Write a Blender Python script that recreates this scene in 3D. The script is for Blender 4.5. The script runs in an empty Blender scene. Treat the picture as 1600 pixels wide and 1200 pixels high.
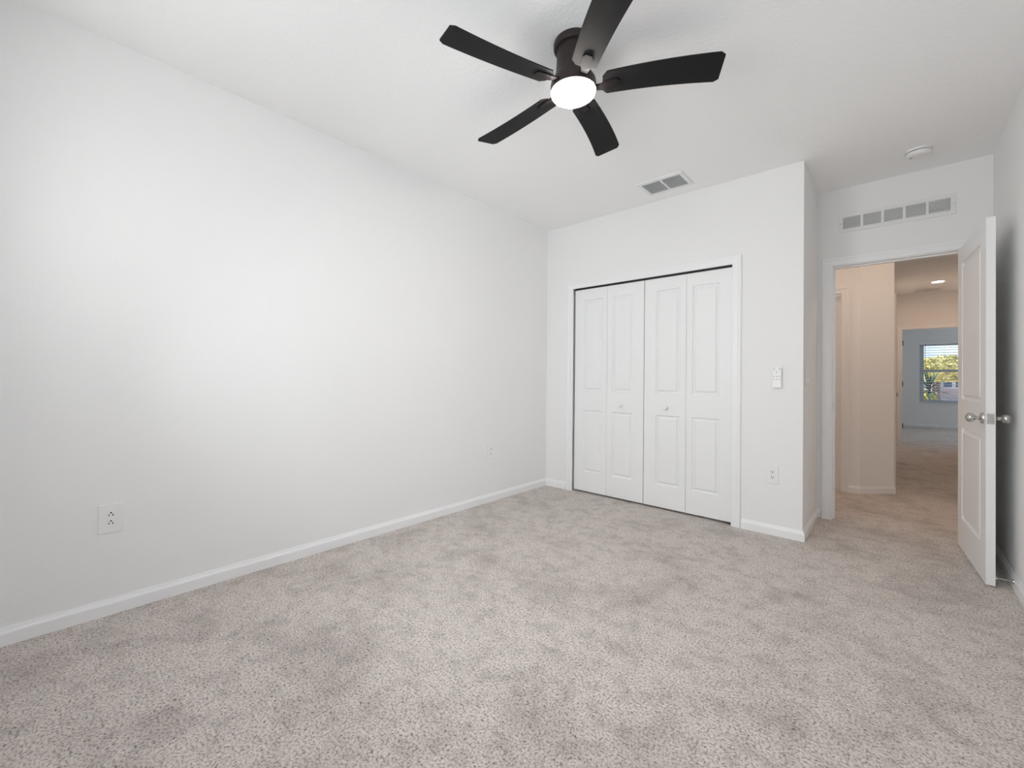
import bpy, bmesh, math, random
from mathutils import Vector, Matrix
random.seed(7)
S = bpy.context.scene
COL = S.collection

# ------------------------------------------------------------------ camera
cam = bpy.data.cameras.new('camera')
cam.sensor_fit = 'HORIZONTAL'
cam.sensor_width = 36.0
cam.lens = 665.676 / 1600 * 36.0
cam.shift_x = 16.786 / 1600
cam.shift_y = -15.177 / 1600
cam.clip_start = 0.02
cam.clip_end = 400
camo = bpy.data.objects.new('camera', cam)
COL.objects.link(camo)
yaw, pit, rol = 0.7439, 0.0084, 0.0106
fw = Vector((-math.sin(yaw)*math.cos(pit), math.cos(yaw)*math.cos(pit), math.sin(pit)))
rt = Vector((math.cos(yaw), math.sin(yaw), 0))
up = rt.cross(fw)
r2 = rt*math.cos(rol) + up*math.sin(rol)
u2 = -rt*math.sin(rol) + up*math.cos(rol)
camo.matrix_world = Matrix(((r2.x, u2.x, -fw.x, 2.7556), (r2.y, u2.y, -fw.y, -3.7212),
                            (r2.z, u2.z, -fw.z, 1.1484), (0, 0, 0, 1)))
S.camera = camo

# ------------------------------------------------------------------ view, world, sun, daylight, fill
S.view_settings.view_transform = 'Standard'
S.view_settings.look = 'None'
S.view_settings.exposure = 0.15
S.view_settings.gamma = 1.0
S.view_settings.use_curve_mapping = False
S.cycles.use_denoising = True
S.cycles.max_bounces = 14
S.cycles.diffuse_bounces = 10
S.cycles.glossy_bounces = 4
S.cycles.transparent_max_bounces = 12
S.cycles.caustics_reflective = False
S.cycles.caustics_refractive = False
S.cycles.sample_clamp_indirect = 6.0

W = bpy.data.worlds.new('sky')
S.world = W
W.use_nodes = True
nt = W.node_tree
nt.nodes.clear()
tcw = nt.nodes.new('ShaderNodeTexCoord')
sepw = nt.nodes.new('ShaderNodeSeparateXYZ')
grad = nt.nodes.new('ShaderNodeValToRGB')
grad.color_ramp.elements[0].position = 0.0
grad.color_ramp.elements[0].color = (0.62, 0.80, 1.0, 1)
grad.color_ramp.elements[1].position = 0.6
grad.color_ramp.elements[1].color = (0.22, 0.46, 0.90, 1)
cmap = nt.nodes.new('ShaderNodeMapping')
cmap.inputs['Scale'].default_value = (1, 1, 3)
cloud = nt.nodes.new('ShaderNodeTexNoise')
cloud.inputs['Scale'].default_value = 5.0
cloud.inputs['Detail'].default_value = 6
cr = nt.nodes.new('ShaderNodeValToRGB')
cr.color_ramp.elements[0].position = 0.48
cr.color_ramp.elements[1].position = 0.66
mixw = nt.nodes.new('ShaderNodeMix')
mixw.data_type = 'RGBA'
mixw.inputs[7].default_value = (1, 1, 1, 1)
bg = nt.nodes.new('ShaderNodeBackground')
bg.inputs['Strength'].default_value = 1.1
out = nt.nodes.new('ShaderNodeOutputWorld')
nt.links.new(tcw.outputs['Generated'], sepw.inputs[0])
nt.links.new(sepw.outputs['Z'], grad.inputs['Fac'])
nt.links.new(tcw.outputs['Generated'], cmap.inputs['Vector'])
nt.links.new(cmap.outputs[0], cloud.inputs['Vector'])
nt.links.new(cloud.outputs['Fac'], cr.inputs['Fac'])
nt.links.new(cr.outputs['Color'], mixw.inputs['Factor'])
nt.links.new(grad.outputs['Color'], mixw.inputs[6])
nt.links.new(mixw.outputs[2], bg.inputs['Color'])
nt.links.new(bg.outputs[0], out.inputs['Surface'])

def add_light(name, kind, energy, color, loc, direction=None, size=None, size_y=None):
    l = bpy.data.lights.new(name, kind)
    l.energy = energy
    l.color = color
    if kind == 'AREA':
        l.shape = 'RECTANGLE'
        l.size = size
        l.size_y = size_y
    o = bpy.data.objects.new(name, l)
    COL.objects.link(o)
    o.location = loc
    if direction is not None:
        o.rotation_euler = Vector(direction).to_track_quat('-Z', 'Y').to_euler()
    return o

sun = add_light('sun', 'SUN', 9.0, (1.0, 0.95, 0.86), (-20, 5, 20), (0.82, 0.05, -0.57))
sun.data.angle = math.radians(0.6)
# daylight by the window behind the camera; side and far lamps are added fill
add_light('window_daylight', 'AREA', 55.0, (1.0, 0.992, 0.992), (1.55, -4.145, 1.50), (0, 1, 0), 2.0, 1.36)
add_light('side_fill_light', 'AREA', 7.0, (1.0, 0.992, 0.992), (3.36, -2.70, 1.50), (-1, 0, 0), 1.8, 1.36)  # added lamp that evens out the bedroom light
add_light('far_room_fill_light', 'AREA', 42.0, (0.86, 0.93, 1.0), (4.95, 11.83, 1.40), (0, -1, 0), 0.8, 1.5)  # added lamp that brightens the far room

# ------------------------------------------------------------------ dimensions
H = 2.74
T = 0.115
WX = 2.2795     # closet corner
DA = 0.7538     # wall with the bedroom door
WR = 3.2643     # right wall
YB = -4.05      # wall behind the camera
YH = 2.0        # hall wall opposite
HX = 2.762      # hall left wall
HR = 3.80       # hall right wall
YF = 6.933      # end of the hall
YR = 11.737     # window wall of the far room

# ------------------------------------------------------------------ materials
def nodes_of(m):
    m.use_nodes = True
    return m.node_tree, m.node_tree.nodes['Principled BSDF']

def mat(name, color, rough=0.5, metal=0.0, spec=0.5, bump=None, emit=None):
    m = bpy.data.materials.new(name)
    t, p = nodes_of(m)
    p.inputs['Base Color'].default_value = (*color, 1)
    p.inputs['Roughness'].default_value = rough
    p.inputs['Metallic'].default_value = metal
    p.inputs['Specular IOR Level'].default_value = spec
    if bump:
        scale, strength, dist = bump
        tc = t.nodes.new('ShaderNodeTexCoord')
        n = t.nodes.new('ShaderNodeTexNoise')
        n.inputs['Scale'].default_value = scale
        n.inputs['Detail'].default_value = 3
        b = t.nodes.new('ShaderNodeBump')
        b.inputs['Strength'].default_value = strength
        b.inputs['Distance'].default_value = dist
        t.links.new(tc.outputs['Object'], n.inputs['Vector'])
        t.links.new(n.outputs['Fac'], b.inputs['Height'])
        t.links.new(b.outputs['Normal'], p.inputs['Normal'])
    if emit:
        p.inputs['Emission Color'].default_value = (*emit[0], 1)
        p.inputs['Emission Strength'].default_value = emit[1]
    return m

M = {}
M['wall'] = mat('wall_paint', (0.845, 0.842, 0.84), 0.75, spec=0.3, bump=(90, 0.12, 0.004))
M['ceiling'] = mat('ceiling_paint', (0.91, 0.91, 0.91), 0.85, spec=0.2, bump=(55, 0.35, 0.006))
M['trim'] = mat('trim_paint', (0.865, 0.87, 0.88), 0.38, spec=0.4)
M['door'] = mat('door_paint', (0.855, 0.86, 0.865), 0.42, spec=0.4, bump=(140, 0.03, 0.002))
M['plastic'] = mat('white_plastic', (0.83, 0.83, 0.83), 0.35)
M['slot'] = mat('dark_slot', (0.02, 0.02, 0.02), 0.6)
M['grey_button'] = mat('grey_button', (0.42, 0.42, 0.43), 0.5)
M['nickel'] = mat('satin_nickel', (0.60, 0.59, 0.58), 0.14, metal=1.0)
M['bronze'] = mat('dark_bronze', (0.032, 0.023, 0.023), 0.42, spec=0.25)
M['hinge'] = mat('dark_hinge', (0.03, 0.025, 0.022), 0.4, metal=0.6)
M['iron'] = mat('blade_bracket_metal', (0.009, 0.0075, 0.0078), 0.6, spec=0.12)
M['vent'] = mat('vent_enamel', (0.80, 0.80, 0.80), 0.4)
M['slat'] = mat('slat_enamel', (0.78, 0.78, 0.785), 0.5)
M['duct'] = mat('duct_shade', (0.06, 0.06, 0.062), 0.8)  # dark colour stands in for shade inside the vents
M['bulb'] = mat('lit_lens', (0.9, 0.9, 0.9), 0.4, emit=((1.0, 0.93, 0.875), 98.0))
M['hall_bulb'] = mat('lit_hall_lens', (0.9, 0.9, 0.9), 0.4, emit=((1.0, 0.755, 0.575), 115.0))
M['corridor_bulb'] = mat('lit_corridor_lens', (0.9, 0.9, 0.9), 0.4, emit=((1.0, 0.70, 0.49), 112.0))
M['vinyl'] = mat('backlit_vinyl', (0.55, 0.62, 0.70), 0.4)  # white vinyl with its backlit blue grey shade put into the colour
M['blind'] = mat('blind_slat', (0.90, 0.90, 0.90), 0.45)
M['wand'] = mat('clear_wand', (0.30, 0.33, 0.36), 0.3)

# blade: black stained wood with a faint grain
def blade_material():
    m = bpy.data.materials.new('black_blade')
    t, p = nodes_of(m)
    tc = t.nodes.new('ShaderNodeTexCoord')
    mp = t.nodes.new('ShaderNodeMapping')
    mp.inputs['Scale'].default_value = (3, 60, 60)
    n = t.nodes.new('ShaderNodeTexNoise')
    n.inputs['Scale'].default_value = 2.0
    n.inputs['Detail'].default_value = 5
    r = t.nodes.new('ShaderNodeValToRGB')
    r.color_ramp.elements[0].color = (0.007, 0.007, 0.008, 1)
    r.color_ramp.elements[1].color = (0.017, 0.0165, 0.0165, 1)
    t.links.new(tc.outputs['Object'], mp.inputs['Vector'])
    t.links.new(mp.outputs[0], n.inputs['Vector'])
    t.links.new(n.outputs['Fac'], r.inputs['Fac'])
    t.links.new(r.outputs[0], p.inputs['Base Color'])
    p.inputs['Roughness'].default_value = 0.6
    p.inputs['Specular IOR Level'].default_value = 0.16
    return m
M['blade'] = blade_material()

def carpet_material():
    m = bpy.data.materials.new('cut_pile_carpet')
    t, p = nodes_of(m)
    N, L = t.nodes.new, t.links.new
    tc = N('ShaderNodeTexCoord')
    def noise(scale, detail=2.0, rough=0.5, vec=None, dist=0.0):
        n = N('ShaderNodeTexNoise')
        n.inputs['Scale'].default_value = scale
        n.inputs['Detail'].default_value = detail
        n.inputs['Roughness'].default_value = rough
        n.inputs['Distortion'].default_value = dist
        L(vec or tc.outputs['Object'], n.inputs['Vector'])
        return n.outputs['Fac']
    def ramp(src, stops):
        r = N('ShaderNodeValToRGB')
        e = r.color_ramp.elements
        e[0].position, e[0].color = stops[0][0], (*stops[0][1], 1)
        e[1].position, e[1].color = stops[-1][0], (*stops[-1][1], 1)
        for pos, c in stops[1:-1]:
            k = e.new(pos)
            k.color = (*c, 1)
        L(src, r.inputs['Fac'])
        return r.outputs['Color']
    def mix(a, b, fac, mode='MIX'):
        x = N('ShaderNodeMix')
        x.data_type = 'RGBA'
        x.blend_type = mode
        x.inputs['Factor'].default_value = fac if isinstance(fac, float) else 1.0
        if not isinstance(fac, float):
            L(fac, x.inputs['Factor'])
        L(a, x.inputs[6])
        L(b, x.inputs[7])
        return x.outputs[2]
    # heather yarn tones; darkest ones and flecks also paint the shade between tufts
    yarn = ramp(noise(118, 3.0, 0.68), [(0.32, (0.25, 0.205, 0.177)), (0.42, (0.49, 0.434, 0.394)),
                                     (0.50, (0.70, 0.637, 0.592)), (0.66, (0.84, 0.777, 0.730))])
    fleck = ramp(noise(88, 1.5, 0.5), [(0.30, (0.42, 0.40, 0.38)), (0.37, (1, 1, 1))])
    # the nap lies one way here, another way there: footprints and vacuum strokes
    nap = ramp(noise(2.6, 6.0, 0.66, None, 0.3), [(0.36, (0.80, 0.793, 0.787)), (0.52, (1, 1, 1))])
    nap2 = ramp(noise(11.0, 5.0, 0.70, None, 0.2), [(0.36, (0.80, 0.793, 0.787)), (0.53, (1, 1, 1))])
    c = mix(mix(mix(yarn, fleck, 1.0, 'MULTIPLY'), nap, 1.0, 'MULTIPLY'), nap2, 1.0, 'MULTIPLY')
    L(c, p.inputs['Base Color'])
    p.inputs['Roughness'].default_value = 0.95
    p.inputs['Specular IOR Level'].default_value = 0.1
    p.inputs['Sheen Weight'].default_value = 0.15
    b = N('ShaderNodeBump')
    b.inputs['Strength'].default_value = 0.9
    b.inputs['Distance'].default_value = 0.010
    L(noise(118, 3.0, 0.68), b.inputs['Height'])
    L(b.outputs['Normal'], p.inputs['Normal'])
    return m
M['carpet'] = carpet_material()

def glass_material():
    m = bpy.data.materials.new('window_glass')
    m.use_nodes = True
    t = m.node_tree
    t.nodes.clear()
    tr = t.nodes.new('ShaderNodeBsdfTransparent')
    tr.inputs['Color'].default_value = (0.94, 0.97, 0.97, 1)
    gl = t.nodes.new('ShaderNodeBsdfGlossy')
    gl.inputs['Roughness'].default_value = 0.02
    fr = t.nodes.new('ShaderNodeFresnel')
    fr.inputs['IOR'].default_value = 1.45
    mx = t.nodes.new('ShaderNodeMixShader')
    o = t.nodes.new('ShaderNodeOutputMaterial')
    t.links.new(fr.outputs[0], mx.inputs[0])
    t.links.new(tr.outputs[0], mx.inputs[1])
    t.links.new(gl.outputs[0], mx.inputs[2])
    t.links.new(mx.outputs[0], o.inputs['Surface'])
    return m
M['glass'] = glass_material()

def mottled(name, c1, c2, scale, rough=0.9):
    m = bpy.data.materials.new(name)
    t, p = nodes_of(m)
    tc = t.nodes.new('ShaderNodeTexCoord')
    n = t.nodes.new('ShaderNodeTexNoise')
    n.inputs['Scale'].default_value = scale
    n.inputs['Detail'].default_value = 4
    r = t.nodes.new('ShaderNodeValToRGB')
    r.color_ramp.elements[0].position = 0.35
    r.color_ramp.elements[1].position = 0.65
    r.color_ramp.elements[0].color = (*c1, 1)
    r.color_ramp.elements[1].color = (*c2, 1)
    t.links.new(tc.outputs['Object'], n.inputs['Vector'])
    t.links.new(n.outputs['Fac'], r.inputs['Fac'])
    t.links.new(r.outputs[0], p.inputs['Base Color'])
    p.inputs['Roughness'].default_value = rough
    p.inputs['Specular IOR Level'].default_value = 0.2
    return m
M['crown'] = mottled('yellow_green_leaves', (0.46, 0.40, 0.12), (0.82, 0.74, 0.32), 1.6)
M['shrub'] = mottled('yellow_shrub_leaves', (0.28, 0.26, 0.04), (0.75, 0.66, 0.16), 9)
M['yucca'] = mottled('dark_sword_leaf', (0.015, 0.045, 0.030), (0.05, 0.11, 0.06), 6, 0.6)
M['bark'] = mottled('grey_bark', (0.10, 0.08, 0.06), (0.22, 0.18, 0.14), 12)
M['concrete'] = mottled('pale_concrete', (0.74, 0.64, 0.62), (0.86, 0.77, 0.75), 0.8)
M['stucco'] = mottled('pinkish_stucco', (0.62, 0.48, 0.43), (0.70, 0.55, 0.50), 3)
M['roof'] = mottled('tan_shingle', (0.48, 0.36, 0.31), (0.60, 0.47, 0.41), 5)
M['house_glass'] = mat('bluish_house_glass', (0.10, 0.13, 0.20), 0.15)

# ------------------------------------------------------------------ mesh helpers
def mesh_obj(name, bm, m, parent=None, smooth=False, bevel=None):
    bmesh.ops.remove_doubles(bm, verts=bm.verts, dist=1e-5)
    bmesh.ops.recalc_face_normals(bm, faces=bm.faces)
    me = bpy.data.meshes.new(name)
    bm.to_mesh(me)
    bm.free()
    me.materials.append(m)
    if smooth:
        for p in me.polygons:
            p.use_smooth = True
        try:
            me.set_sharp_from_angle(angle=math.radians(40))
        except Exception:
            pass
    o = bpy.data.objects.new(name, me)
    COL.objects.link(o)
    if parent is not None:
        o.parent = parent
    if bevel:
        b = o.modifiers.new('bevel', 'BEVEL')
        b.width = bevel
        b.segments = 2
        b.limit_method = 'ANGLE'
    return o

def tag(o, label, cat, group=None, kind=None):
    o['label'] = label
    o['category'] = cat
    if group:
        o['group'] = group
    if kind:
        o['kind'] = kind
    return o

def empty(name, label, cat, loc=(0, 0, 0), group=None, kind=None, rz=0.0):
    o = bpy.data.objects.new(name, None)
    o.empty_display_size = 0.1
    COL.objects.link(o)
    o.location = loc
    o.rotation_euler = (0, 0, rz)
    return tag(o, label, cat, group, kind)

def box(bm, x0, x1, y0, y1, z0, z1):
    r = bmesh.ops.create_cube(bm, size=1.0)
    for v in r['verts']:
        v.co = Vector((x0 + (v.co.x+.5)*(x1-x0), y0 + (v.co.y+.5)*(y1-y0), z0 + (v.co.z+.5)*(z1-z0)))
    return r['verts']

def box_obj(name, dims, m, parent=None, bevel=None):
    bm = bmesh.new()
    box(bm, *dims)
    return mesh_obj(name, bm, m, parent, bevel=bevel)

def lathe(bm, prof, seg=48, axis=None):
    """prof: (radius, height) pairs; revolved about +z, or mapped by AXIS (a Matrix)."""
    rings = []
    for r, z in prof:
        if r < 1e-6:
            rings.append([bm.verts.new((0, 0, z))])
        else:
            rings.append([bm.verts.new((r*math.cos(2*math.pi*k/seg), r*math.sin(2*math.pi*k/seg), z)) for k in range(seg)])
    for a, b in zip(rings, rings[1:]):
        for k in range(seg):
            k2 = (k+1) % seg
            if len(a) == 1 and len(b) == 1:
                continue
            if len(a) == 1:
                bm.faces.new((a[0], b[k], b[k2]))
            elif len(b) == 1:
                bm.faces.new((a[k], a[k2], b[0]))
            else:
                bm.faces.new((a[k], a[k2], b[k2], b[k]))
    if axis is not None:
        for ring in rings:
            for v in ring:
                v.co = axis @ v.co

def sweep(bm, path, prof, fmap, closed_ends=True):
    """PATH: 2-D polyline; PROF: (offset to the left of the path, height out of its plane); FMAP(p2, h) -> 3-D point."""
    n = len(path)
    P = [Vector(p) for p in path]
    rows = []
    for i in range(n):
        ns = []
        for a, b in ((i-1, i), (i, i+1)):
            if 0 <= a and b < n:
                d = (P[b]-P[a]).normalized()
                ns.append(Vector((-d.y, d.x)))
        mdir = ns[0] if len(ns) == 1 else (ns[0]+ns[1]) / (1 + ns[0].dot(ns[1]))
        rows.append([bm.verts.new(fmap(P[i]+mdir*s, h)) for s, h in prof])
    for a, b in zip(rows, rows[1:]):
        for k in range(len(prof)):
            k2 = (k+1) % len(prof)
            bm.faces.new((a[k], a[k2], b[k2], b[k]))
    if closed_ends:
        bm.faces.new(rows[0])
        bm.faces.new(list(reversed(rows[-1])))

def slab(bm, us, vs, solid, t0, t1, fmap):
    """A wall of cells us x vs from thickness t0 to t1; SOLID(i, j) says where it is; one connected mesh."""
    nu, nv = len(us)-1, len(vs)-1
    S_ = lambda i, j: 0 <= i < nu and 0 <= j < nv and solid(i, j)
    vc = {}
    def v(i, j, k):
        key = (i, j, k)
        if key not in vc:
            vc[key] = bm.verts.new(fmap(us[i], vs[j], (t0, t1)[k]))
        return vc[key]
    for i in range(nu):
        for j in range(nv):
            if not S_(i, j):
                continue
            for k in (0, 1):
                bm.faces.new((v(i, j, k), v(i+1, j, k), v(i+1, j+1, k), v(i, j+1, k)))
            for di, dj, a, b in ((-1, 0, (i, j), (i, j+1)), (1, 0, (i+1, j), (i+1, j+1)), (0, -1, (i, j), (i+1, j)), (0, 1, (i, j+1), (i+1, j+1))):
                if not S_(i+di, j+dj):
                    bm.faces.new((v(*a, 0), v(*b, 0), v(*b, 1), v(*a, 1)))

def wall_y(name, label, y0, y1, x0, x1, holes=(), z1=H):
    """A wall parallel to x between y0 and y1; HOLES: (x0, x1, z0, z1)."""
    xs = sorted({x0, x1, *[h[0] for h in holes], *[h[1] for h in holes]})
    zs = sorted({0.0, z1, *[h[2] for h in holes], *[h[3] for h in holes]})
    def solid(i, j):
        xm, zm = (xs[i]+xs[i+1])/2, (zs[j]+zs[j+1])/2
        return not any(h[0] < xm < h[1] and h[2] < zm < h[3] for h in holes)
    bm = bmesh.new()
    slab(bm, xs, zs, solid, y0, y1, lambda u, v, t: (u, t, v))
    return tag(mesh_obj(name, bm, M['wall']), label, 'wall', kind='structure')

def wall_x(name, label, x0, x1, y0, y1, holes=(), z1=H):
    ys = sorted({y0, y1, *[h[0] for h in holes], *[h[1] for h in holes]})
    zs = sorted({0.0, z1, *[h[2] for h in holes], *[h[3] for h in holes]})
    def solid(i, j):
        ym, zm = (ys[i]+ys[i+1])/2, (zs[j]+zs[j+1])/2
        return not any(h[0] < ym < h[1] and h[2] < zm < h[3] for h in holes)
    bm = bmesh.new()
    slab(bm, ys, zs, solid, x0, x1, lambda u, v, t: (t, u, v))
    return tag(mesh_obj(name, bm, M['wall']), label, 'wall', kind='structure')

# ------------------------------------------------------------------ shell
bm = bmesh.new(); box(bm, -0.3, 5.6, -4.3, 12.0, -0.12, 0.0)
tag(mesh_obj('floor', bm, M['carpet']), 'wall to wall taupe grey cut pile carpet through bedroom and hall', 'carpet floor', kind='structure')
bm = bmesh.new(); box(bm, -0.3, 5.6, -4.3, 12.0, H, H+0.15)
tag(mesh_obj('ceiling', bm, M['ceiling']), 'white lightly textured flat ceiling above bedroom and hall', 'ceiling', kind='structure')

# bedroom
wall_x('wall_left', 'long bare white wall with two wall plates near the carpet', -T, 0.0, YB-T, YH+T)
wall_y('wall_back', 'white wall with a window opposite the closet', YB-T, YB, 0.0, WR, [(0.55, 2.55, 0.82, 2.18)])
wall_x('wall_right', 'white wall in shade behind the open panelled door', WR, WR+T, YB-T, DA, [(-3.60, -1.80, 0.82, 2.18)])
CL0, CL1, CLH = 0.333, 1.815, 2.068          # closet opening
wall_y('wall_closet', 'white wall around the bifold closet doors', 0.0, T, 0.0, WX-T, [(CL0-0.018, CL1+0.010, 0.0, CLH+0.02)])
bm = bmesh.new(); box(bm, WX-T, WX, 0.0, DA, 0.0, H)
tag(mesh_obj('wall_closet_return', bm, M['wall']), 'short shaded wall between closet corner and bedroom doorway', 'wall', kind='structure')
DO0, DO1, DOH = 2.367, 3.150, 2.120          # rough opening of the bedroom door
wall_y('wall_doorway', 'white wall with the hall doorway and long return grille', DA, DA+T, 0.0, HR, [(DO0, DO1, 0.0, DOH)])
# hall
wall_y('wall_hall_front', 'beige lit hall wall with a cased door opposite the bedroom doorway', YH, YH+T, 0.0, 2.505, [(1.55, 2.363, 0.0, 2.086)])
bm = bmesh.new()
pts = [(2.505, YH), (HX, YH+HX-2.505), (HX-T*.5, YH+HX-2.505+T), (2.505, YH+T)]
lo_ = [bm.verts.new((x, y, 0)) for x, y in pts]; hi_ = [bm.verts.new((x, y, H)) for x, y in pts]
bm.faces.new(lo_); bm.faces.new(hi_)
for k in range(4):
    bm.faces.new((lo_[k], lo_[(k+1) % 4], hi_[(k+1) % 4], hi_[k]))
tag(mesh_obj('wall_hall_angled', bm, M['wall']), 'narrow angled beige hall wall ending at the corridor corner', 'wall', kind='structure')
wall_x('wall_hall_left', 'corridor wall running from the angled corner to the far doorway', HX-T, HX, YH+HX-2.505+T, YF, [(2.765, 3.555, 0.0, 2.086)])
wall_x('wall_hall_right', 'corridor wall hidden beyond the open bedroom door', HR, HR+T, DA, YF)
FD0, FD1, FDH = 2.858, 3.66, 2.10
wall_y('wall_hall_end', 'taupe lit wall around the far cased doorway', YF, YF+T, 1.6, 5.2, [(FD0, FD1, 0.0, FDH+0.018)])
# far room
WN0, WN1, WNB, WNT = 3.257, 4.16, 0.62, 2.168
wall_y('wall_far_room', 'grey blue wall with the blinded window at the end of the view', YR, YR+T, 1.6, 5.5, [(WN0, WN1, WNB, WNT), (4.5, 5.4, WNB, WNT)])
wall_x('wall_far_left', 'left wall of the far grey room', 1.6-T, 1.6, YF, YR+T)
wall_x('wall_far_right', 'right wall of the far grey room', 5.5, 5.5+T, YF, YR+T)

# ------------------------------------------------------------------ baseboards
BASE = [(0, 0), (0.014, 0), (0.014, 0.050), (0.0125, 0.056), (0.0085, 0.062), (0.0065, 0.069), (0.005, 0.075), (0, 0.075)]
def baseboard(name, label, path):
    bm = bmesh.new()
    sweep(bm, path, [(-s, h) for s, h in BASE], lambda p, h: (p.x, p.y, h))   # room lies to the right of the path
    return tag(mesh_obj(name, bm, M['trim']), label, 'baseboard', kind='structure')
baseboard('baseboard_left', 'white baseboard along the long bare wall', [(0, YB), (0, 0), (0.262, 0)])
baseboard('baseboard_closet', 'white baseboard wrapping the closet corner beside the doorway', [(1.885, 0), (WX, 0), (WX, DA), (2.308, DA)])
baseboard('baseboard_right', 'white baseboard on the wall behind the open door', [(3.215, DA), (WR, DA), (WR, YB)])
baseboard('baseboard_hall', 'white baseboard bending round the angled hall corner', [(2.412, YH), (2.505, YH), (HX, YH+HX-2.505), (HX, 2.70)])
baseboard('baseboard_corridor', 'white baseboard along the corridor wall toward the far doorway', [(HX, 3.62), (HX, YF), (FD0-0.056, YF)])
baseboard('baseboard_far_room', 'pale baseboard under the far blinded window', [(1.6, YR), (5.5, YR)])
baseboard('baseboard_far_side', 'baseboard along the hall right wall and hall end', [(3.735, YF), (HR, YF), (HR, DA+T)])
baseboard('baseboard_back', 'white baseboard under the bedroom window', [(WR, YB), (0, YB)])

# ------------------------------------------------------------------ casings and jambs
CAS = [(0, 0), (0, 0.010), (0.006, 0.0125), (0.040, 0.0125), (0.047, 0.0165), (0.060, 0.018), (0.066, 0.015), (0.066, 0)]
def casing(name, label, a0, a1, top, plane, jamb_depth, jamb_t=0.018, stop=0.0, m='trim'):
    """Casing round an opening a0..a1 (clear of the jambs); PLANE(a, out, z) -> point; jamb lines the opening."""
    root = empty(name, label, 'door casing', kind='structure')
    bm = bmesh.new()
    rev = 0.006
    path = [(a1+rev, 0.0), (a1+rev, top+rev), (a0-rev, top+rev), (a0-rev, 0.0)]
    sweep(bm, path, [(-s, h) for s, h in CAS], lambda p, h: plane(p.x, h, p.y))
    mesh_obj('casing_frame', bm, M[m], root)
    bm = bmesh.new()
    path = [(a1, 0.0), (a1, top), (a0, top), (a0, 0.0)]
    sweep(bm, path, [(0, 0), (0, -jamb_depth), (-jamb_t, -jamb_depth), (-jamb_t, 0)], lambda p, h: plane(p.x, h, p.y))
    mesh_obj('jamb', bm, M[m], root)
    if stop:
        bm = bmesh.new()
        sweep(bm, path, [(0, -stop), (0, -stop-0.035), (0.011, -stop-0.035), (0.011, -stop)], lambda p, h: plane(p.x, h, p.y))
        mesh_obj('door_stop_strip', bm, M['trim'], root)
    return root

# closet: the casing sits on the face of wall_closet, thin jambs line the opening
root = empty('trim_1', 'white casing framing the bifold closet doors', 'door casing', kind='structure')
bm = bmesh.new()
sweep(bm, [(CL1, 0.0), (CL1, CLH), (CL0, CLH), (CL0, 0.0)], [(-s, h) for s, h in CAS], lambda p, h: (p.x, -h, p.y))
mesh_obj('casing_frame', bm, M['trim'], root)

t2 = casing('trim_2', 'white casing and jamb of the bedroom doorway', DO0+0.018, DO1-0.018, DOH-0.018,
            lambda a, o, z: (a, DA-o, z), T, stop=0.042)
bm = bmesh.new(); box(bm, DO0+0.018, DO0+0.0195, DA+0.006, DA+0.036, 0.915, 0.975)
mesh_obj('strike_plate', bm, M['nickel'], t2)
casing('trim_3', 'pinkish lit casing of the hall door across from the bedroom', 1.568, 2.345, 2.068, lambda a, o, z: (a, YH-o, z), T)
casing('trim_4', 'casing of the corridor side door seen edge on', 2.783, 3.537, 2.068, lambda a, o, z: (HX+o, a, z), T)
t5 = casing('trim_5', 'warm lit casing of the far doorway at the corridor end', FD0+0.018, FD1-0.018, FDH, lambda a, o, z: (a, YF-o, z), T)
for z in (1.86, 1.114, 0.352):
    bm = bmesh.new()
    box(bm, FD0+0.018, FD0+0.030, YF+0.045, YF+0.112, z-0.045, z+0.045)
    mesh_obj('hinge', bm, M['hinge'], t5)

# ------------------------------------------------------------------ doors
RING = [(0, 0), (0.010, 0.0125), (0.017, 0.0125), (0.033, 0.0005)]
def panel_leaf(bm, w, h, t, panels, z0=0.0, both=True):
    """A leaf from x 0..w, z z0..z0+h, front at y=0 (facing -y), back at y=t; PANELS: (xa, xb, za, zb)."""
    xs = sorted({0.0, w, *[p[0] for p in panels], *[p[1] for p in panels]})
    zs = sorted({z0, z0+h, *[p[2] for p in panels], *[p[3] for p in panels]})
    is_panel = lambda xm, zm: any(p[0] < xm < p[1] and p[2] < zm < p[3] for p in panels)
    for yf, sgn, on in ((0.0, 1, True), (t, -1, both)):
        for i in range(len(xs)-1):
            for j in range(len(zs)-1):
                if on and is_panel((xs[i]+xs[i+1])/2, (zs[j]+zs[j+1])/2):
                    continue
                bm.faces.new([bm.verts.new((x, yf, z)) for x, z in ((xs[i], zs[j]), (xs[i+1], zs[j]), (xs[i+1], zs[j+1]), (xs[i], zs[j+1]))])
        if on:
            for xa, xb, za, zb in panels:
                prev = None
                for off, dep in RING:
                    q = [bm.verts.new((x, yf+sgn*dep, z)) for x, z in ((xa+off, za+off), (xb-off, za+off), (xb-off, zb-off), (xa+off, zb-off))]
                    if prev:
                        for k in range(4):
                            bm.faces.new((prev[k], prev[(k+1) % 4], q[(k+1) % 4], q[k]))
                    prev = q
                bm.faces.new(prev)
    for i in range(len(xs)-1):
        for z in (z0, z0+h):
            bm.faces.new([bm.verts.new(c) for c in ((xs[i], 0, z), (xs[i+1], 0, z), (xs[i+1], t, z), (xs[i], t, z))])
    for j in range(len(zs)-1):
        for x in (0.0, w):
            bm.faces.new([bm.verts.new(c) for c in ((x, 0, zs[j]), (x, 0, zs[j+1]), (x, t, zs[j+1]), (x, t, zs[j]))])

def knob_profile(scale=1.0):
    return [(r*scale, z*scale) for r, z in [(0, 0), (0.0075, 0), (0.0075, 0.010), (0.009, 0.014), (0.0145, 0.018), (0.0165, 0.023), (0.0155, 0.028), (0.011, 0.031), (0, 0.032)]]

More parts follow.
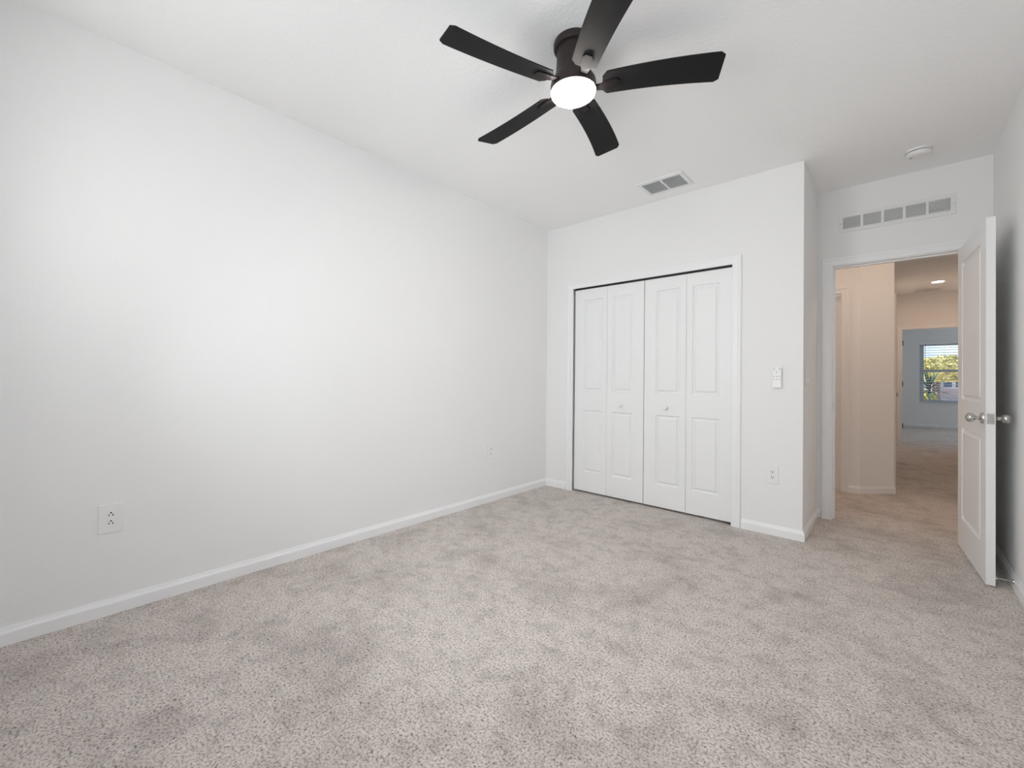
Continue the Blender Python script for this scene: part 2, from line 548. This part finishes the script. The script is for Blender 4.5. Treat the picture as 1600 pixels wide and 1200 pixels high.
YL = 0.022                                    # leaf face behind the wall face
XS = [0.3405, 0.7070, 1.0790, 1.4545, 1.8105]
ZB, ZT = 0.018, 2.053
def bifold(name, label, xa, xm, xb, pan, knob_x, knob_leaf):
    root = empty(name, label, 'closet door', (xa, YL, 0), kind='structure')
    for k, (x0, x1) in enumerate(((xa, xm), (xm, xb))):
        bm = bmesh.new()
        g = 0.0012
        (pa, pb) = pan[k]
        panel_leaf(bm, x1-x0-2*g, ZT-ZB, 0.033, [(pa-x0-g, pb-x0-g, 0.212, 0.832), (pa-x0-g, pb-x0-g, 1.024, 1.945)], ZB)
        lf = mesh_obj('leaf', bm, M['door'], root)
        lf.location = (x0+g-xa, 0, 0)
        if k == knob_leaf:
            bm = bmesh.new()
            lathe(bm, knob_profile(1.15), 28, Matrix.Translation((knob_x-x0-g, 0.001, 0.902)) @ Matrix.Rotation(math.pi/2, 4, 'X'))
            mesh_obj('knob', bm, M['plastic'], lf, smooth=True)
    return root
bifold('door_1', 'left pair of white bifold closet door leaves with round knob', XS[0], XS[1], XS[2], [(0.445, 0.655), (0.758, 0.972)], 0.861, 1)
d2 = bifold('door_2', 'right pair of white bifold closet door leaves with round knob', XS[2]+0.004, XS[3], XS[4], [(1.190, 1.403), (1.503, 1.717)], 1.288, 0)
bm = bmesh.new(); box(bm, CL1-0.035-XS[2]-0.004, CL1-0.001-XS[2]-0.004, -0.020, 0.012, 0.002, 0.010)
mesh_obj('pivot_bracket', bm, M['nickel'], d2)
# black track in the shadow gap above the leaves
bm = bmesh.new(); box(bm, CL0+0.002, CL1-0.002, YL+0.004, YL+0.034, CLH-0.010, CLH+0.02)
tr = mesh_obj('closet_track', bm, M['slot'])
tag(tr, 'thin dark sliding track in the gap above the closet doors', 'track', kind='structure')

# bedroom door, swung open into the room
HINGE = Vector((3.0955, 0.722, 0))
FREE = Vector((3.1440, -0.066, 0))
d = (FREE-HINGE); LW = d.length
ang = math.atan2(d.y, d.x)
door = empty('door_3', 'open white two panel bedroom door with silver knobs', 'door', HINGE, kind='structure', rz=ang)
# local x runs from hinge to free edge; the hall face is at local y=0 facing -y after the turn -> faces -x of the room
bm = bmesh.new()
panel_leaf(bm, LW, 2.088, 0.037, [(0.128, 0.662, 0.213, 0.838), (0.128, 0.662, 1.034, 1.978)], 0.006)
lf = mesh_obj('leaf', bm, M['door'], door)
def door_knob(side, px, pz):
    prof = [(0, 0), (0.033, 0), (0.033, 0.003), (0.029, 0.009), (0.016, 0.013), (0.0125, 0.016), (0.0115, 0.024), (0.0125, 0.030),
            (0.018, 0.034), (0.0245, 0.040), (0.0275, 0.048), (0.0275, 0.054), (0.0245, 0.062), (0.017, 0.068), (0.008, 0.0705), (0, 0.071)]
    bm = bmesh.new()
    rot = Matrix.Rotation(math.pi/2 * side, 4, 'X')
    lathe(bm, prof, 40, Matrix.Translation((px, 0.0 if side > 0 else 0.037, pz)) @ rot)
    return mesh_obj('door_knob', bm, M['nickel'], door, smooth=True)
door_knob(1, LW-0.068, 0.945)
door_knob(-1, LW-0.068, 0.945)
bm = bmesh.new(); box(bm, LW, LW+0.0015, 0.0045, 0.0325, 0.916, 0.974)
pl_ = mesh_obj('latch_plate', bm, M['nickel'], door)
bm = bmesh.new(); box(bm, LW+0.001, LW+0.011, 0.012, 0.025, 0.937, 0.953)
mesh_obj('latch_bolt', bm, M['nickel'], pl_, bevel=0.003)
for z in (0.22, 1.05, 1.88):
    bm = bmesh.new()
    lathe(bm, [(0, z-0.045), (0.006, z-0.045), (0.006, z+0.045), (0, z+0.045)], 12, Matrix.Translation((-0.004, 0.043, 0)))
    mesh_obj('hinge', bm, M['nickel'], door, smooth=True)

# hall doors
dh = empty('door_4', 'closed hall door across from the bedroom doorway', 'door', (1.570, YH+0.045, 0), kind='structure')
bm = bmesh.new(); panel_leaf(bm, 0.773, 2.050, 0.035, [(0.12, 0.653, 0.21, 0.83), (0.12, 0.653, 1.03, 1.95)], 0.010)
mesh_obj('leaf', bm, M['door'], dh)
ds = empty('door_5', 'closed corridor side door seen edge on', 'door', (HX-0.020, 2.785, 0), kind='structure', rz=math.pi/2)
bm = bmesh.new(); panel_leaf(bm, 0.750, 2.050, 0.035, [(0.12, 0.63, 0.21, 0.83), (0.12, 0.63, 1.03, 1.95)], 0.010)
mesh_obj('leaf', bm, M['door'], ds)
bm = bmesh.new(); lathe(bm, [(0, 0), (0.026, 0), (0.024, 0.006), (0.011, 0.010), (0.011, 0.026), (0.022, 0.036), (0.024, 0.046), (0.018, 0.058), (0, 0.061)], 28,
                        Matrix.Translation((0.62, 0.0, 1.0)) @ Matrix.Rotation(math.pi/2, 4, 'X'))
mesh_obj('knob', bm, M['nickel'], ds, smooth=True)
df = empty('door_6', 'door of the far room folded open behind its casing', 'door', (FD0+0.016, YF+T+0.006, 0), kind='structure', rz=math.radians(93))
bm = bmesh.new(); panel_leaf(bm, 0.755, 2.08, 0.035, [(0.12, 0.635, 0.21, 0.83), (0.12, 0.635, 1.03, 1.95)], 0.010)
mesh_obj('leaf', bm, M['door'], df)

# ------------------------------------------------------------------ ceiling fan
FC = (1.636, -2.022)
fan = empty('ceiling_fan', 'black five blade flush ceiling fan with a lit round lamp', 'ceiling fan', (*FC, H))
bm = bmesh.new(); lathe(bm, [(0, 0), (0.092, 0), (0.094, -0.006), (0.094, -0.026), (0.090, -0.033), (0.072, -0.036), (0, -0.036)], 56)
mesh_obj('ceiling_plate', bm, M['bronze'], fan, smooth=True)
bm = bmesh.new(); lathe(bm, [(0, -0.034), (0.076, -0.034), (0.078, -0.050), (0.080, -0.110), (0.084, -0.150), (0.094, -0.172), (0.104, -0.188), (0.1065, -0.200), (0.1065, -0.233), (0.1040, -0.234), (0.1040, -0.224), (0, -0.224)], 56)
mesh_obj('motor_housing', bm, M['bronze'], fan, smooth=True)
bm = bmesh.new(); lathe(bm, [(0, -0.223), (0.1038, -0.223), (0.1038, -0.236), (0.101, -0.246), (0.089, -0.255), (0.065, -0.263), (0.030, -0.2665), (0, -0.267)], 56)
mesh_obj('lamp_lens', bm, M['bulb'], fan, smooth=True)

def blade_mesh():
    """Along local +x from r=0.135 to 0.648, widening and gently bowed; pitched about its length."""
    bm = bmesh.new()
    r0, r1, n = 0.135, 0.648, 26
    th = 0.0065
    edge = []
    for k in range(n+1):
        s = k/n
        r = r0 + (r1-r0)*s
        hw = 0.056 + (0.071-0.056)*s
        c = 0.017*4*s*(1-s)*-0.6
        # rounded corners at both ends
        for end, rad in ((r1-r, 0.014), (r-r0, 0.022)):
            if end < rad:
                hw -= rad - math.sqrt(max(0.0, rad*rad-(rad-end)**2))
        edge.append((r, c-hw, c+hw))
    lo, hi = [], []
    tanp = math.tan(math.radians(12))
    for r, a, b in edge:
        row = []
        for z in (-th/2, th/2):
            row.append([bm.verts.new((r, y, z - y*tanp)) for y in (a, a+(b-a)/3, a+(b-a)*2/3, b)])
        lo.append(row[0]); hi.append(row[1])
    for i in range(n):
        for j in range(3):
            bm.faces.new((lo[i][j], lo[i+1][j], lo[i+1][j+1], lo[i][j+1]))
            bm.faces.new((hi[i][j], hi[i+1][j], hi[i+1][j+1], hi[i][j+1]))
        for j in (0, 3):
            bm.faces.new((lo[i][j], lo[i+1][j], hi[i+1][j], hi[i][j]))
    for i in (0, n):
        for j in range(3):
            bm.faces.new((lo[i][j], lo[i][j+1], hi[i][j+1], hi[i][j]))
    return bm
def iron_mesh():
    """Flat arm from the motor to the blade root, flaring under the blade."""
    bm = bmesh.new()
    tanp = math.tan(math.radians(12))
    rows = []
    for r, hw, c, bl in ((0.085, 0.018, 0.012, 0.0), (0.125, 0.016, 0.012, 0.6), (0.150, 0.024, 0.006, 1.0), (0.195, 0.024, 0.0, 1.0), (0.212, 0.014, 0.0, 1.0)):
        rows.append([bm.verts.new((r, y, z - y*tanp*bl)) for z in (-0.010, -0.0035) for y in (c-hw, c+hw)])
    for a, b in zip(rows, rows[1:]):
        for i, j in ((0, 1), (1, 3), (3, 2), (2, 0)):
            bm.faces.new((a[i], a[j], b[j], b[i]))
    for r_ in (rows[0], rows[-1]):
        bm.faces.new((r_[0], r_[1], r_[3], r_[2]))
    return bm
b0 = mesh_obj('blade', blade_mesh(), M['blade'], fan)
i0 = mesh_obj('blade_bracket', iron_mesh(), M['iron'], b0)
for k, a in enumerate((30.1, 104.4, 174.6, 251.1, 321.5)):
    if k == 0:
        b = b0
    else:
        b = b0.copy(); COL.objects.link(b); b.parent = fan
        i = i0.copy(); COL.objects.link(i); i.parent = b
    b.location = (0, 0, -0.209)
    b.rotation_euler = (0, 0, math.radians(a))

# ------------------------------------------------------------------ vents
def frame_mesh(us, vs, holes, t0, t1, fmap):
    bm = bmesh.new()
    def solid(i, j):
        um, vm = (us[i]+us[i+1])/2, (vs[j]+vs[j+1])/2
        return not any(h[0] < um < h[1] and h[2] < vm < h[3] for h in holes)
    slab(bm, us, vs, solid, t0, t1, fmap)
    return bm

def slats(parent, u0, u1, v0, v1, n, fmap, depth, tilt, thick, m):
    """n slats along u, spread over v; each one a part."""
    pitch = (v1-v0)/n
    first = None
    for k in range(n):
        vc = v0 + pitch*(k+0.5)
        bm = bmesh.new()
        q = []
        for u in (u0, u1):
            for sv, st in ((-1, 0), (1, 0), (1, 1), (-1, 1)):
                q.append(bm.verts.new(fmap(u, vc + sv*pitch*tilt, 0.002 + (depth-0.003)*(0.5+0.5*sv) * 1.0 + (thick if st else 0))))
        for f in ((0, 1, 2, 3), (7, 6, 5, 4), (0, 4, 5, 1), (1, 5, 6, 2), (2, 6, 7, 3), (3, 7, 4, 0)):
            bm.faces.new([q[i] for i in f])
        mesh_obj('slat', bm, m, parent)

# ceiling register
cv = empty('ceiling_vent', 'white two bank ceiling air register above the closet', 'air vent', (1.388, -0.298, H))
cf = lambda u, v, t: (u, v, -t)
banks = [(-0.152, -0.007, -0.100, 0.108), (0.007, 0.150, -0.100, 0.108)]
mesh_obj('frame', frame_mesh([-0.180, -0.152, -0.007, 0.007, 0.150, 0.180], [-0.138, -0.100, 0.108, 0.136], banks, 0.0, 0.012, cf), M['vent'], cv, bevel=0.002)
bm = bmesh.new(); box(bm, -0.160, 0.160, -0.110, 0.118, -0.0015, -0.0002)
mesh_obj('duct_shade_sheet', bm, M['duct'], cv)  # flat dark sheet painted for the shade inside the duct
for b in banks:
    slats(cv, b[0]-.001, b[1]+.001, b[2], b[3], 9, cf, 0.011, -0.05, 0.0012, M['slat'])

# long return grille above the door
wv = empty('return_grille', 'long white five section return air grille above the doorway', 'air vent', (2.755, DA, 2.445))
wf = lambda u, v, t: (u, -t, v)
cuts = [(-0.307, -0.196), (-0.180, -0.073), (-0.055, 0.051), (0.068, 0.177), (0.192, 0.304)]
us = sorted({-0.332, 0.332, *[c for p in cuts for c in p]})
mesh_obj('frame', frame_mesh(us, [-0.075, -0.046, 0.047, 0.075], [(a, b, -0.046, 0.047) for a, b in cuts], 0.0, 0.010, wf), M['vent'], wv, bevel=0.002)
bm = bmesh.new(); box(bm, -0.318, 0.318, -0.0015, -0.0002, -0.055, 0.056)
mesh_obj('duct_shade_sheet', bm, M['duct'], wv)  # dark sheet in place of the shaded duct behind the grille
for a, b in cuts:
    slats(wv, a-.001, b+.001, 0.047, -0.046, 8, wf, 0.010, -0.30, 0.0012, M['slat'])
for x in (-0.321, 0.321):
    bm = bmesh.new(); lathe(bm, [(0, 0), (0.0035, 0), (0.003, 0.0015), (0, 0.002)], 12, Matrix.Translation((x, -0.010, 0)) @ Matrix.Rotation(math.pi/2, 4, 'X'))
    mesh_obj('screw', bm, M['grey_button'], wv, smooth=True)

# hall ceiling register
hv = empty('hall_ceiling_vent', 'white register flush in the corridor ceiling beyond the downlight', 'air vent', (3.185, 6.56, H))
hb = [(-0.145, 0.145, -0.165, 0.165)]
mesh_obj('frame', frame_mesh([-0.17, -0.145, 0.145, 0.17], [-0.20, -0.165, 0.165, 0.20], hb, 0.0, 0.012, cf), M['vent'], hv)
bm = bmesh.new(); box(bm, -0.15, 0.15, -0.17, 0.17, -0.0015, -0.0002)
mesh_obj('duct_shade_sheet', bm, M['duct'], hv)  # duct shade as a dark sheet, no recess above
slats(hv, -0.146, 0.146, -0.165, 0.165, 12, cf, 0.011, 0.10, 0.0012, M['slat'])

# ------------------------------------------------------------------ smoke detector
sd = empty('smoke_detector', 'round white smoke detector on the ceiling near the doorway', 'smoke detector', (2.880, 0.348, H))
bm = bmesh.new(); lathe(bm, [(0, 0), (0.070, 0), (0.0715, -0.004), (0.0700, -0.013), (0.060, -0.014), (0, -0.014)], 48)
mesh_obj('base_plate', bm, M['plastic'], sd, smooth=True)
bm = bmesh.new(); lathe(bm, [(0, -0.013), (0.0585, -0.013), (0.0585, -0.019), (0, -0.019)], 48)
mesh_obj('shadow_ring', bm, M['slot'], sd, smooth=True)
bm = bmesh.new(); lathe(bm, [(0, -0.018), (0.0640, -0.018), (0.0645, -0.026), (0.058, -0.037), (0.045, -0.0425), (0.030, -0.043), (0.026, -0.040), (0.020, -0.040), (0.016, -0.043), (0, -0.0435)], 48)
mesh_obj('cover', bm, M['plastic'], sd, smooth=True)
bm = bmesh.new(); box(bm, -0.046, -0.030, -0.009, 0.009, -0.0440, -0.040)
mesh_obj('sounder_grille', bm, M['grey_button'], sd, bevel=0.002)

# ------------------------------------------------------------------ wall plates (local: x across, -y out of the wall, z up)
def plate(name, label, loc, rz, w, h, cat):
    root = empty(name, label, cat, loc, rz=rz)
    bm = bmesh.new(); box(bm, -w/2, w/2, -0.006, 0.0, -h/2, h/2)
    mesh_obj('cover_plate', bm, M['plastic'], root, bevel=0.003)
    return root
def receptacle(root, z, flip):
    bm = bmesh.new()
    n = 28
    pts = []
    for k in range(n):
        a = 2*math.pi*k/n
        x, zz = 0.0175*math.cos(a), 0.0175*math.sin(a)
        pts.append((x, max(-0.0140, min(0.0140, zz))))
    lo = [bm.verts.new((x, -0.004, z+zz)) for x, zz in pts]
    hi = [bm.verts.new((x*.97, -0.0078, z+zz*.97)) for x, zz in pts]
    for k in range(n):
        bm.faces.new((lo[k], lo[(k+1) % n], hi[(k+1) % n], hi[k]))
    bm.faces.new(hi); bm.faces.new(lo)
    r = mesh_obj('receptacle', bm, M['plastic'], root)
    s = -1 if flip else 1
    for x, hh in ((-0.0068, 0.0042), (0.0068, 0.0035)):
        bm = bmesh.new(); box(bm, s*x-0.0020, s*x+0.0020, -0.0082, -0.0070, z+s*0.0035-hh, z+s*0.0035+hh)
        mesh_obj('slot', bm, M['slot'], r)
    bm = bmesh.new(); lathe(bm, [(0, 0), (0.0036, 0), (0.0036, 0.0011), (0, 0.0011)], 14, Matrix.Translation((0, -0.0071, z-s*0.0075)) @ Matrix.Rotation(math.pi/2, 4, 'X'))
    mesh_obj('ground_hole', bm, M['slot'], r)
def duplex(name, label, loc, rz, w, h, flip):
    r = plate(name, label, loc, rz, w, h, 'power outlet')
    for z in (0.0195, -0.0195):
        receptacle(r, z, flip)
    bm = bmesh.new(); lathe(bm, [(0, 0), (0.0022, 0), (0.0018, 0.0009), (0, 0.001)], 12, Matrix.Translation((0, -0.006, 0)) @ Matrix.Rotation(math.pi/2, 4, 'X'))
    mesh_obj('screw', bm, M['plastic'], r, smooth=True)
    return r
duplex('wall_outlet', 'white duplex outlet low on the long bare wall nearest the viewer', (0, -3.477, 0.4575), math.pi/2, 0.088, 0.137, True)
duplex('wall_outlet', 'white duplex outlet low on the wall between closet and doorway', (2.094, 0, 0.449), 0, 0.078, 0.137, False)
jk = plate('jack_plate', 'small white jack plate on the bare wall near the closet corner', (0, -0.867, 0.461), math.pi/2, 0.090, 0.142, 'wall plate')
for z in (0.024, -0.020):
    bm = bmesh.new(); lathe(bm, [(0, 0), (0.006, 0), (0.006, 0.003), (0.0035, 0.0035), (0.0035, 0.002), (0, 0.002)], 18, Matrix.Translation((0.004, -0.006, z)) @ Matrix.Rotation(math.pi/2, 4, 'X'))
    mesh_obj('jack', bm, M['grey_button'], jk, smooth=True)
sw = plate('light_switch', 'white rocker light switch on the short shaded wall by the doorway', (WX, 0.125, 1.171), math.pi/2, 0.075, 0.130, 'light switch')
bm = bmesh.new(); box(bm, -0.0165, 0.0165, -0.009, -0.004, -0.033, 0.033)
rk = mesh_obj('rocker', bm, M['plastic'], sw, bevel=0.002)
bm = bmesh.new(); box(bm, -0.006, 0.006, -0.020, -0.008, -0.028, -0.014)
mesh_obj('toggle_tip', bm, M['plastic'], rk, bevel=0.003)

# fan remote in its cradle
rm = empty('fan_remote', 'slim white fan remote control mounted on the wall right of the closet', 'remote control', (2.121, 0, 1.172))
box_obj('cradle', (-0.027, 0.027, -0.009, 0.0, -0.076, 0.020), M['plastic'], rm, bevel=0.002)
rb = box_obj('body', (-0.030, 0.030, -0.024, -0.009, -0.077, 0.077), M['plastic'], rm, bevel=0.004)
def button(x, z, r, m):
    bm = bmesh.new(); lathe(bm, [(0, 0), (r, 0), (r*.9, 0.0012), (0, 0.0014)], 14, Matrix.Translation((x, -0.0239, z)) @ Matrix.Rotation(math.pi/2, 4, 'X'))
    mesh_obj('button', bm, m, rb, smooth=True)
for x in (-0.016, 0.018):
    button(x, 0.063, 0.0052, M['grey_button'])
button(0.0, 0.040, 0.0045, M['grey_button'])
for x in (-0.017, 0.0, 0.018):
    for z in (0.008, -0.014):
        button(x, z, 0.0040, M['grey_button'])

# ------------------------------------------------------------------ door stop on the right baseboard
st = empty('door_stop', 'thin silver door stop on the baseboard behind the open door', 'door stop', (WR-0.014, -0.040, 0.047))
R_ = Matrix.Rotation(-math.pi/2, 4, 'Y')
bm = bmesh.new(); lathe(bm, [(0, 0), (0.011, 0), (0.010, 0.005), (0.005, 0.007), (0, 0.007)], 20, R_)
mesh_obj('base', bm, M['nickel'], st, smooth=True)
bm = bmesh.new(); lathe(bm, [(0, 0.006), (0.0036, 0.006), (0.0036, 0.062), (0, 0.062)], 14, R_)
mesh_obj('rod', bm, M['nickel'], st, smooth=True)
bm = bmesh.new(); lathe(bm, [(0, 0.060), (0.0065, 0.060), (0.0065, 0.070), (0.004, 0.073), (0, 0.073)], 16, R_)
mesh_obj('rubber_tip', bm, M['plastic'], st, smooth=True)

# ------------------------------------------------------------------ hall downlights
def downlight(label, x, y, m='hall_bulb'):
    r = empty('recessed_light', label, 'recessed light', (x, y, H))
    bm = bmesh.new(); lathe(bm, [(0.070, 0), (0.092, 0), (0.090, -0.005), (0.074, -0.008), (0.070, -0.006)], 40)
    mesh_obj('trim_ring', bm, M['vent'], r, smooth=True)
    bm = bmesh.new(); lathe(bm, [(0, -0.001), (0.0705, -0.001), (0.0705, -0.0045), (0.04, -0.0055), (0, -0.006)], 40)
    mesh_obj('lens', bm, M[m], r, smooth=True)
downlight('lit round downlight in the corridor ceiling before the far doorway', 3.27, 5.86, 'corridor_bulb')
downlight('lit round downlight in the hall ceiling outside the bedroom doorway', 3.20, 1.47)
downlight('lit round downlight in the hall ceiling before the hall door', 1.55, 1.47)

# ------------------------------------------------------------------ windows
def window(name, label, x0, x1, z0, z1, yw, sgn, rail, along='x'):
    """Double hung window in a wall whose room face is yw; SGN: +1 when outside lies at the positive side."""
    r = empty(name, label, 'window', kind='structure')
    def f(u, v, t):
        return (u, yw + sgn*t, v) if along == 'x' else (yw + sgn*t, u, v)
    def bar(nm, m, par, u0, u1, t0, t1, v0, v1):
        bm = bmesh.new()
        slab(bm, [u0, u1], [v0, v1], lambda i, j: True, t0, t1, f)
        return mesh_obj(nm, bm, m, par)
    e, g = 0.035, 0.045
    mesh_obj('frame', frame_mesh([x0, x0+e, x1-e, x1], [z0, z0+e, z1-e, z1], [(x0+e, x1-e, z0+e, z1-e)], 0.055, 0.112, f), M['vinyl'], r)
    for (a, b, t0, t1) in ((z0+e, rail+0.035, 0.060, 0.082), (rail-0.020, z1-e, 0.084, 0.106)):
        s = mesh_obj('sash', frame_mesh([x0+e, x0+e+g, x1-e-g, x1-e], [a, a+g, b-g, b], [(x0+e+g, x1-e-g, a+g, b-g)], t0, t1, f), M['vinyl'], r)
        bar('pane', M['glass'], s, x0+e+g-.004, x1-e-g+.004, t0+0.009, t0+0.013, a+g-.004, b-g+.004)
    bar('sill', M['trim'], r, x0-0.03, x1+0.03, -0.020, 0.0, z0-0.018, z0)
    return r
window('window_1', 'double hung window of the far grey room with white blinds', WN0, WN1, WNB, WNT, YR, 1, 1.445)
window('added_window_2', 'added unseen double hung window for the far room fill lamp', 4.5, 5.4, WNB, WNT, YR, 1, 1.445)  # made-up window around the far room's fill lamp
window('window_3', 'bedroom window opposite the closet nearest the bare wall', 0.55, 1.55, 0.82, 2.18, YB, -1, 1.5)
window('window_4', 'bedroom window opposite the closet nearest the right wall', 1.55, 2.55, 0.82, 2.18, YB, -1, 1.5)
window('added_window_5', 'added unseen side window for fill light nearest the back corner', -3.60, -2.70, 0.82, 2.18, WR, 1, 1.5, 'y')  # made-up window, carries the side fill lamp
window('added_window_6', 'added unseen side window for fill light nearest the open door', -2.70, -1.80, 0.82, 2.18, WR, 1, 1.5, 'y')  # other half of the made-up side opening for fill light

# blinds of the far window, slats open
bl = empty('window_blind', 'white open slat blind hanging in the far window', 'window blind', (0, YR+0.022, 0))
XA, XB = WN0+0.008, WN1-0.008
box_obj('headrail', (XA, XB, -0.020, 0.028, WNT-0.045, WNT-0.002), M['blind'], bl)
s0 = None
nz = 24
for k in range(nz):
    z = WNB+0.045 + (WNT-0.075-WNB-0.045)*k/(nz-1)
    if s0 is None:
        bm = bmesh.new()
        for sx in (0,):
            q = [[bm.verts.new((x, y, zz + 0.0035*(1-(y/0.022)**2) + y*0.19)) for y in (-0.022, -0.011, 0, 0.011, 0.022)] for x in (XA, XB) for zz in (0.0, 0.0025)]
            for j in range(4):
                bm.faces.new((q[0][j], q[0][j+1], q[2][j+1], q[2][j]))
                bm.faces.new((q[1][j], q[1][j+1], q[3][j+1], q[3][j]))
            for j in (0, 4):
                bm.faces.new((q[0][j], q[2][j], q[3][j], q[1][j]))
            for a, b in ((0, 1), (2, 3)):
                for j in range(4):
                    bm.faces.new((q[a][j], q[a][j+1], q[b][j+1], q[b][j]))
        s0 = mesh_obj('slat', bm, M['blind'], bl)
        s = s0
    else:
        s = s0.copy(); COL.objects.link(s); s.parent = bl
    s.location = (0, 0, z)
box_obj('bottom_rail', (XA, XB, -0.020, 0.022, WNB+0.010, WNB+0.026), M['blind'], bl)
for x in (XA+0.16, (XA+XB)/2, XB-0.16):
    box_obj('ladder_cord', (x-0.0012, x+0.0012, -0.0245, -0.0225, WNB+0.02, WNT-0.045), M['blind'], bl)
box_obj('tilt_wand', (3.356, 3.364, -0.036, -0.028, 1.585, WNT-0.045), M['wand'], bl)

# ------------------------------------------------------------------ outside the far window
bm = bmesh.new(); box(bm, -60, 90, 11.95, 160, -0.45, -0.25)
g = mesh_obj('ground', bm, M['concrete'])
tag(g, 'pale pinkish concrete pavement outside the far window', 'pavement', kind='structure')

def leafy(name_crown, parent, center, radii, n, leaf, m, seed):
    rnd = random.Random(seed)
    bm = bmesh.new()
    for _ in range(n):
        v = Vector((rnd.gauss(0, 1), rnd.gauss(0, 1), rnd.gauss(0, 1))).normalized() * (rnd.uniform(0.70, 1.0))
        lump = 1 + 0.14*math.sin(5*v.x+seed)*math.cos(4*v.y)*math.sin(4*v.z+1)
        c = Vector((v.x*radii[0], v.y*radii[1], v.z*radii[2]))*lump + Vector(center)
        a = Vector((rnd.gauss(0, 1), rnd.gauss(0, 1), rnd.gauss(0, 1))).normalized()
        b = a.cross(v).normalized()
        s = leaf*rnd.uniform(0.7, 1.3)
        bm.faces.new([bm.verts.new(c + a*s), bm.verts.new(c + b*s*0.5), bm.verts.new(c - a*s), bm.verts.new(c - b*s*0.5)])
    me = bpy.data.meshes.new(name_crown)
    bm.to_mesh(me); bm.free()
    me.materials.append(m)
    o = bpy.data.objects.new(name_crown, me)
    COL.objects.link(o)
    o.parent = parent
    return o

tree = empty('tree', 'yellow green rounded tree beyond the far window', 'tree', (5.0, 38, -0.25))
leafy('crown', tree, (0.1, 0, 2.32), (1.85, 1.4, 0.88), 6500, 0.12, M['crown'], 3)
bm = bmesh.new(); lathe(bm, [(0, 0), (0.16, 0), (0.11, 0.5), (0.09, 1.6), (0, 1.7)], 14)
mesh_obj('trunk', bm, M['bark'], tree, smooth=True)
shrub = empty('shrub', 'low yellowish shrub under the spiky plant outside', 'shrub', (3.52, 15.2, -0.25))
leafy('foliage', shrub, (0, 0, 0.55), (0.32, 0.32, 0.58), 1600, 0.055, M['shrub'], 5)
bm = bmesh.new(); lathe(bm, [(0, 0), (0.02, 0), (0.015, 0.6), (0, 0.62)], 10)
mesh_obj('stem', bm, M['bark'], shrub)

yu = empty('yucca_plant', 'dark green spiky yucca close outside the far window', 'plant', (3.50, 13.3, -0.25))
bm = bmesh.new(); lathe(bm, [(0, 0), (0.05, 0), (0.04, 0.6), (0.03, 1.24), (0, 1.26)], 12)
mesh_obj('trunk', bm, M['bark'], yu, smooth=True)
rnd = random.Random(11)
for k in range(30):
    az = k*2.39996 + rnd.uniform(-.2, .2)
    el = math.radians(-25 + 105*((k+0.5)/30) + rnd.uniform(-6, 6))
    Ln = rnd.uniform(0.42, 0.60)
    bm = bmesh.new()
    rows = []
    for i in range(7):
        s = i/6
        w = 0.032*(1-s)**0.7*(0.6+0.9*min(1, s*4)) + 0.0008
        p = Vector((Ln*s*math.cos(el), 0, Ln*s*math.sin(el) - 0.10*s*s*math.cos(el)))
        nrm = Vector((-math.sin(el), 0, math.cos(el)))
        rows.append([bm.verts.new(p + Vector((0, -w, 0)) + nrm*w*0.25), bm.verts.new(p - nrm*0.004*(1-s)), bm.verts.new(p + Vector((0, w, 0)) + nrm*w*0.25)])
    for a, b in zip(rows, rows[1:]):
        bm.faces.new((a[0], a[1], b[1], b[0])); bm.faces.new((a[1], a[2], b[2], b[1]))
    lfy = mesh_obj('leaf', bm, M['yucca'], yu)
    lfy.location = (0, 0, 1.14 + 0.12*(k/30))
    lfy.rotation_euler = (0, 0, az)

def house(label, x0, x1, y0, y1, zw, zr, wins):
    h = empty('house', label, 'house', (x0, y0, -0.25))
    w, dpt = x1-x0, y1-y0
    box_obj('wall', (0, w, 0, dpt, 0, zw), M['stucco'], h)
    bm = bmesh.new()
    o = 0.35
    q = [bm.verts.new(c) for c in ((-o, -o, zw), (w+o, -o, zw), (w+o, dpt+o, zw), (-o, dpt+o, zw))]
    rr = [bm.verts.new((w*.25, dpt/2, zr)), bm.verts.new((w*.75, dpt/2, zr))]
    bm.faces.new(q)
    bm.faces.new((q[0], q[1], rr[1], rr[0])); bm.faces.new((q[2], q[3], rr[0], rr[1]))
    bm.faces.new((q[1], q[2], rr[1])); bm.faces.new((q[3], q[0], rr[0]))
    mesh_obj('roof', bm, M['roof'], h)
    for a, b, c, e in wins:
        fr = box_obj('window', (a-.08, b+.08, -0.04, 0.0, c-.08, e+.08), M['trim'], h)
        box_obj('pane', (a, b, -0.05, -0.038, c, e), M['house_glass'], fr)
house('pinkish stucco house left of the tree outside', 0.6, 4.6, 44, 50, 2.35, 3.5, [(1.0, 2.0, 0.9, 1.9)])
house('low pinkish house with blue windows right of the tree outside', 5.3, 12.5, 47, 53, 1.75, 2.35, [(0.5, 1.0, 1.0, 1.5), (1.2, 1.7, 1.0, 1.5), (3.0, 4.2, 0.8, 1.5)])
